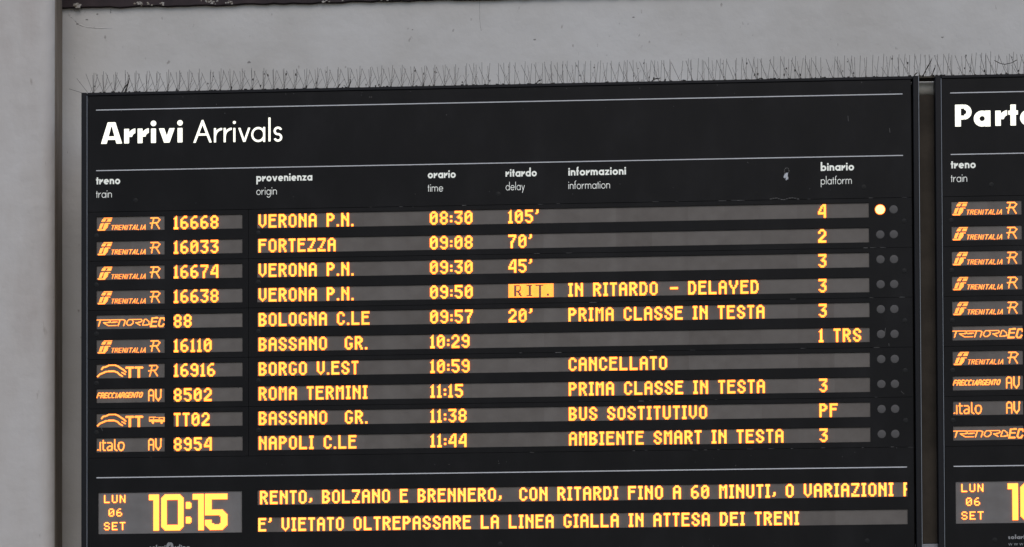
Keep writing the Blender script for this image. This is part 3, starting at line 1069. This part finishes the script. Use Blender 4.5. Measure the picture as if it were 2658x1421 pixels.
    sx_ = solari
    tw = sign_text('solari', True, 0.36, 0.0118, sx_, 3.6450, width=0.074, n=30)
    join_letters(tw, 'maker_name', ft)
    tw = sign_text('udine', True, 0.36, 0.0118, sx_ + 0.107, 3.6450, width=0.078, n=30)
    join_letters(tw, 'maker_name', ft)
    tw = sign_text('www.solari.it', False, 0.16, 0.0105, sx_ + 0.001, 3.6160, width=0.19, n=26, gap=0.55)
    join_letters(tw, 'web_address', ft)
    em = MB()
    c = sx_ + 0.0930         # two folded leaves joined at the top, between the two words
    em.prism_xz([(c - 0.0155, 3.640), (c - 0.0165, 3.660), (c - 0.0110, 3.672), (c - 0.0050, 3.6765), (c + 0.0030, 3.664), (c - 0.0045, 3.656), (c - 0.0060, 3.640)], -0.0008, 0.001)
    em.prism_xz([(c + 0.0050, 3.640), (c + 0.0040, 3.664), (c - 0.0040, 3.6755), (c + 0.0090, 3.6745), (c + 0.0155, 3.667), (c + 0.0160, 3.652), (c + 0.0110, 3.640)], -0.0009, 0.001)
    o = bld(em, 'maker_emblem', M['grey_print'], ft)
    return bd, hd, ft

WM = [(277, 0.0), ]
def U(u): return (u - 100) * 0.000369
bold_pos = [U(100), U(390), U(557), U(723), U(818), U(1052)]
light_pos = [U(1252), U(1508), U(1628), U(1748), U(1808), U(1970), U(2182), U(2246)]
XH = 0.0705
H1 = sign_text('Arrivi', True, 0.385, inset=0.030, xh=XH, x0=0.0195, z0=5.4957, xpos=bold_pos, H=1.455, A=1.5, n=70)
H2 = sign_text('Arrivals', False, 0.152, 0.0650, 0.0195, 5.4945, xpos=light_pos, H=1.60, A=1.68, n=70)
TB, TL = 0.31, 0.13
def titles(items):
    out = []
    for ita, eng, x, wi, we in items:
        out.append((sign_text(ita, True, TB, 0.0235, x, 5.3128, width=wi, n=36), M['title'], 'small bold white column title ' + ita))
        out.append((sign_text(eng, False, TL, 0.0225, x, 5.2515, width=we, n=36), M['title_thin'], 'thin white column title ' + eng))
    return out
DATA = [
 ('16668', 'VERONA P.N.', '08:30', "105'", '', '4'),
 ('16033', 'FORTEZZA', '09:08', "70'", '', '2'),
 ('16674', 'VERONA P.N.', '09:30', "45'", '', '3'),
 ('16638', 'VERONA P.N.', '09:50', 'RIT', 'IN RITARDO - DELAYED', '3'),
 ('88', 'BOLOGNA C.LE', '09:57', "20'", 'PRIMA CLASSE IN TESTA', '3'),
 ('16110', 'BASSANO  GR.', '10:29', '', '', '1 TRS'),
 ('16916', 'BORGO V.EST', '10:59', '', 'CANCELLATO', ''),
 ('8502', 'ROMA TERMINI', '11:15', '', 'PRIMA CLASSE IN TESTA', '3'),
 ('TT02', 'BASSANO  GR.', '11:38', '', 'BUS SOSTITUTIVO', 'PF'),
 ('8954', 'NAPOLI C.LE', '11:44', '', 'AMBIENTE SMART IN TESTA', '3')]
B1, HD1, FT1 = make_board('arrivals_board', 0.0, 'large black arrivals board with amber rows and the heading Arrivi Arrivals',
    ['fs', 'fs', 'fs', 'fs', 'tn', 'fs', 'ttr', 'fa', 'ttb', 'it'], DATA,
    [(H1, 'bold'), (H2, 'thin')],
    titles([('treno', 'train', 0.0004, 0.1102, 0.0718), ('provenienza', 'origin', 0.7325, 0.2548, 0.0930), ('orario', 'time', 1.5112, 0.1265, 0.0692),
            ('ritardo', 'delay', 1.8634, 0.1405, 0.0859), ('informazioni', 'information', 2.1460, 0.2594, 0.1873), ('binario', 'platform', 3.2778, 0.1487, 0.1380)]),
    message=('RENTO, BOLZANO E BRENNERO,  CON RITARDI FINO A 60 MINUTI, O VARIAZIONI P', "E' VIETATO OLTREPASSARE LA LINEA GIALLA IN ATTESA DEI TRENI"), solari=0.2433)
X2 = 3.857
pp = [0.0, 0.0830, 0.1785, 0.2365, 0.2885, 0.378, 0.462, 0.535]
H3 = sign_text('Partenze', True, 0.385, inset=0.018, xh=XH, x0=0.0195, z0=5.4997, xpos=pp, H=1.44, A=1.5, n=70)
B2, HD2, FT2 = make_board('departures_board', X2, 'black departures board at the right edge with a heading starting Parte',
    ['fs', 'fs', 'fs', 'fs', 'fs', 'tn', 'fs', 'fa', 'it', 'tn'], None,
    [(H3, 'bold')], titles([('treno', 'train', 0.0004, 0.1102, 0.0718)]), solari=0.2402)

# bird dropping, dust and scratches on the arrivals board
d = MB()
for (dx, dz, r_) in ((0, 0, 0.0115), (0.002, 0.008, 0.008), (-0.007, -0.002, 0.007), (0.004, -0.010, 0.007), (0.0, -0.015, 0.004)):
    d.blob((3.1236 + dx, -0.0005, 5.2930 + dz), r_, rr, (0.9, 0.18, 1.1))
o = bld(d, 'dropping', M['dropping'], HD1)
d = MB()
for k in range(9):
    a = k / 9 * 2 * math.pi
    d.blob((3.1256 + 0.0105 * math.cos(a), -0.0004, 5.316 + 0.013 * math.sin(a)), 0.0022, rr, (1, 0.2, 1.4))
tag(bld(d, 'dropping_splash', M['dust'], HD1), kind='stuff')
d = MB()
def flake(x, z, l, t):
    d.quad((x, -0.0006, z - t), (x + l, -0.0006, z - t * rr.uniform(0.2, 1)), (x + l, -0.0006, z + t * rr.uniform(0.2, 1)), (x, -0.0006, z + t))
for i in range(46):      # dust caught along the seams, more to the right
    zs_ = 5.186 - 0.22454 * rr.choice((0, 0, 1, 2, 3, 4, 5, 5))
    x = 3.67 - abs(rr.gauss(0, 1.2)) % 2.9
    flake(x, zs_ + rr.uniform(-0.001, 0.0016), rr.uniform(0.004, 0.035), rr.uniform(0.0004, 0.0011))
for i in range(70):
    x, z = rr.uniform(0.05, 3.65), rr.choice((5.235, 5.64, 5.70, 4.02, 3.63)) + rr.gauss(0, 0.02)
    flake(x, min(max(z, 3.63), 5.71), rr.uniform(0.001, 0.003), rr.uniform(0.0008, 0.0024))
for (x, z, dx, dz) in ((3.40, 5.56, 0.002, -0.025), (3.585, 5.50, 0.002, -0.02), (3.56, 4.60, -0.004, -0.035), (0.022, 4.205, 0.007, -0.018), (3.628, 4.315, 0.012, -0.014), (3.575, 4.53, 0.001, -0.012), (2.95, 5.36, 0.003, -0.006)):
    d.quad((x, -0.0006, z), (x + 0.0015, -0.0006, z), (x + dx + 0.0015, -0.0006, z + dz), (x + dx, -0.0006, z + dz))
for k in range(11):
    x = 3.05 + k * 0.012
    flake(x, 5.190 + 0.004 * math.sin(k), 0.01, 0.0014)
tag(bld(d, 'dust_speck', M['dust'], B1), kind='stuff')

# ------------------------------------------------------------------ between the boards
p = MB(); p.box(3.70, 3.806, 0.045, 0.16, 3.640, 5.665)
tag(bld(p, 'mounting_post', M['post']), 'dark brown upright post in the gap between the two boards', 'post')
p = MB(); p.tube([(3.60, 0.10, 5.708), (3.95, 0.10, 5.708)], 0.036, 24)
tag(bld(p, 'mounting_tube', M['rail'], smooth=True), 'pale round tube joining the boards at the top of the gap', 'tube')
p = MB(); p.box(3.690, 3.80, 0.03, 0.07, 3.50, 3.634)
tag(bld(p, 'mounting_bracket', mat('grey_bracket', (0.25, 0.25, 0.27), 0.6), bevel=0.002), 'grey flat bracket at the foot of the gap between the boards', 'bracket')

# ------------------------------------------------------------------ bird spikes
SP = []
SPEC = ((-21, -5, 0, 1), (-4, 5, 0, 1), (3, -7, 0, 1), (7, 9, 0, 1), (19, 20, -0.030, 0.62), (22, 26, -0.020, 0.62), (-17, 28, 0.016, 0.62), (1, -20, 0.024, 0.9))
def spike_mesh(lean_x, lean_y, L, th):
    mb = MB()
    a, c = math.radians(lean_x), math.radians(lean_y)
    mb.tube([(0, 0, 0), (math.sin(a) * L * .5, math.sin(c) * L * .5, math.cos(a) * math.cos(c) * L * .5), (math.sin(a) * L, math.sin(c) * L, math.cos(a) * math.cos(c) * L)], 0.00115 * th, 4)
    return mb.mesh('spike')
for lx, ly, ox, th in SPEC:
    me = spike_mesh(lx, ly, 0.104, th)
    me.materials.append(M['steel'])
    SP.append(me)
PITCH = 0.0487
strip_where = ['at the pillar end above the bold word Arrivi', 'above the gap after the bold word Arrivi', 'above the thin word Arrivals',
    'above the board just right of the thin word Arrivals', 'above the blank heading left of the orario column', 'above the column title orario', 'above the column title ritardo',
    'above the first half of the word informazioni', 'above the blank heading right of informazioni', 'above the blank heading midway between informazioni and binario',
    'just left of the column title binario', 'above the column title binario', 'over the gap between the two boards', 'above the start of the word on the departures board', 'at the right edge of the photo', 'beyond the first letters of the departures heading']
NC = 7
XS = -0.045
rs = random.Random(23)
tips = []
for s_i in range(15):
    xs = XS + s_i * NC * PITCH
    st = empty('bird_spike_strip', (xs, 0.045, ZTOP), 'strip of thin steel bird spikes ' + strip_where[s_i], 'bird spikes', 'bird spike strips along the top of the boards')
    mb = MB(); mb.box(0.0, NC * PITCH - 0.002, -0.022, 0.022, 0.0002, 0.0075)
    for c in range(NC):
        cx_ = (c + 0.5) * PITCH
        mb.box(cx_ - 0.004, cx_ + 0.004, -0.02, 0.02, 0.0075, 0.0125)
    bld(mb, 'strip_base', M['strip'], st)
    dense = s_i >= 5
    for c in range(NC):
        cx_ = (c + 0.5) * PITCH
        use = [0, 1, 2, 3, 4, 5] if not dense else [1, 7, 2, 0, 4, 6]
        if s_i == 0 and c == 0:
            for ang in (-33, -66):        # two wires bent out over the end of the board
                o = link('spike', SP[1], None, st, (0.006, 0, 0.006))
                o.rotation_euler = (0, math.radians(ang), 0)
        for j in use:
            ox, th = SPEC[j][2], SPEC[j][3]
            if dense and rs.random() < 0.12: continue
            yy = 0.016 if th < 0.8 else -0.008
            g = 0.03 if not dense else 0.05
            dx = rs.gauss(0, 0.0012) + ox + (rs.uniform(-0.005, 0.005) if dense else 0)
            o = link('spike', SP[j], None, st, (cx_ + dx, yy, 0.004))
            o.rotation_euler = (rs.gauss(0, 0.04), rs.gauss(0, g), 0)
            o.scale = (1, 1, rs.uniform(0.93, 1.03))
            tips.append((xs + cx_ + dx, 0.045 + yy, j))
# dry fluff, seeds and twigs caught in the spikes
d = MB()
for k in range(120):
    x, y, j = rs.choice(tips)
    if x > 4.4: continue
    t = rs.choice((rs.uniform(0.02, 0.1), rs.uniform(0.005, 0.03)))
    lx = SPEC[j][0]
    d.blob((x + math.sin(math.radians(lx)) * t, y, ZTOP + 0.004 + t), rs.choice((0.0022, 0.003, 0.0042, 0.0055)), rs, (0.85, 0.8, 1.15))
for (x, l, a) in ((0.13, 0.09, 80), (0.11, 0.07, 60), (3.0, 0.03, -15), (2.52, 0.05, -30), (3.74, 0.10, 65), (3.70, 0.03, 60), (3.78, 0.06, 75), (2.0, 0.04, -50), (1.1, 0.03, 70), (1.15, 0.05, 80)):
    z0_ = ZTOP + 0.008
    pts = []
    for k in range(5):
        t = k / 4
        pts.append((x + l * t * math.cos(math.radians(a)) + 0.004 * math.sin(3 * t), 0.03, z0_ + l * t * abs(math.sin(math.radians(a))) + 0.006 * math.sin(5 * t)))
    d.tube(pts, [0.0028, 0.0022, 0.003, 0.002, 0.001], 5)
for xc in (4.105,):
    pts = [(xc - 0.045, 0.03, ZTOP + 0.075), (xc - 0.02, 0.028, ZTOP + 0.060), (xc, 0.03, ZTOP + 0.056), (xc + 0.03, 0.03, ZTOP + 0.062), (xc + 0.055, 0.03, ZTOP + 0.075)]
    d.tube(pts, 0.0016, 5)
for k in range(60):
    x = rs.uniform(0, 4.2)
    d.blob((x, 0.02, ZTOP + 0.009), rs.uniform(0.003, 0.006), rs, (1.6, 1, 0.5))
tag(bld(d, 'debris', M['fluff']), 'dry fluff seeds and twigs caught in the bird spikes', 'debris', kind='stuff')
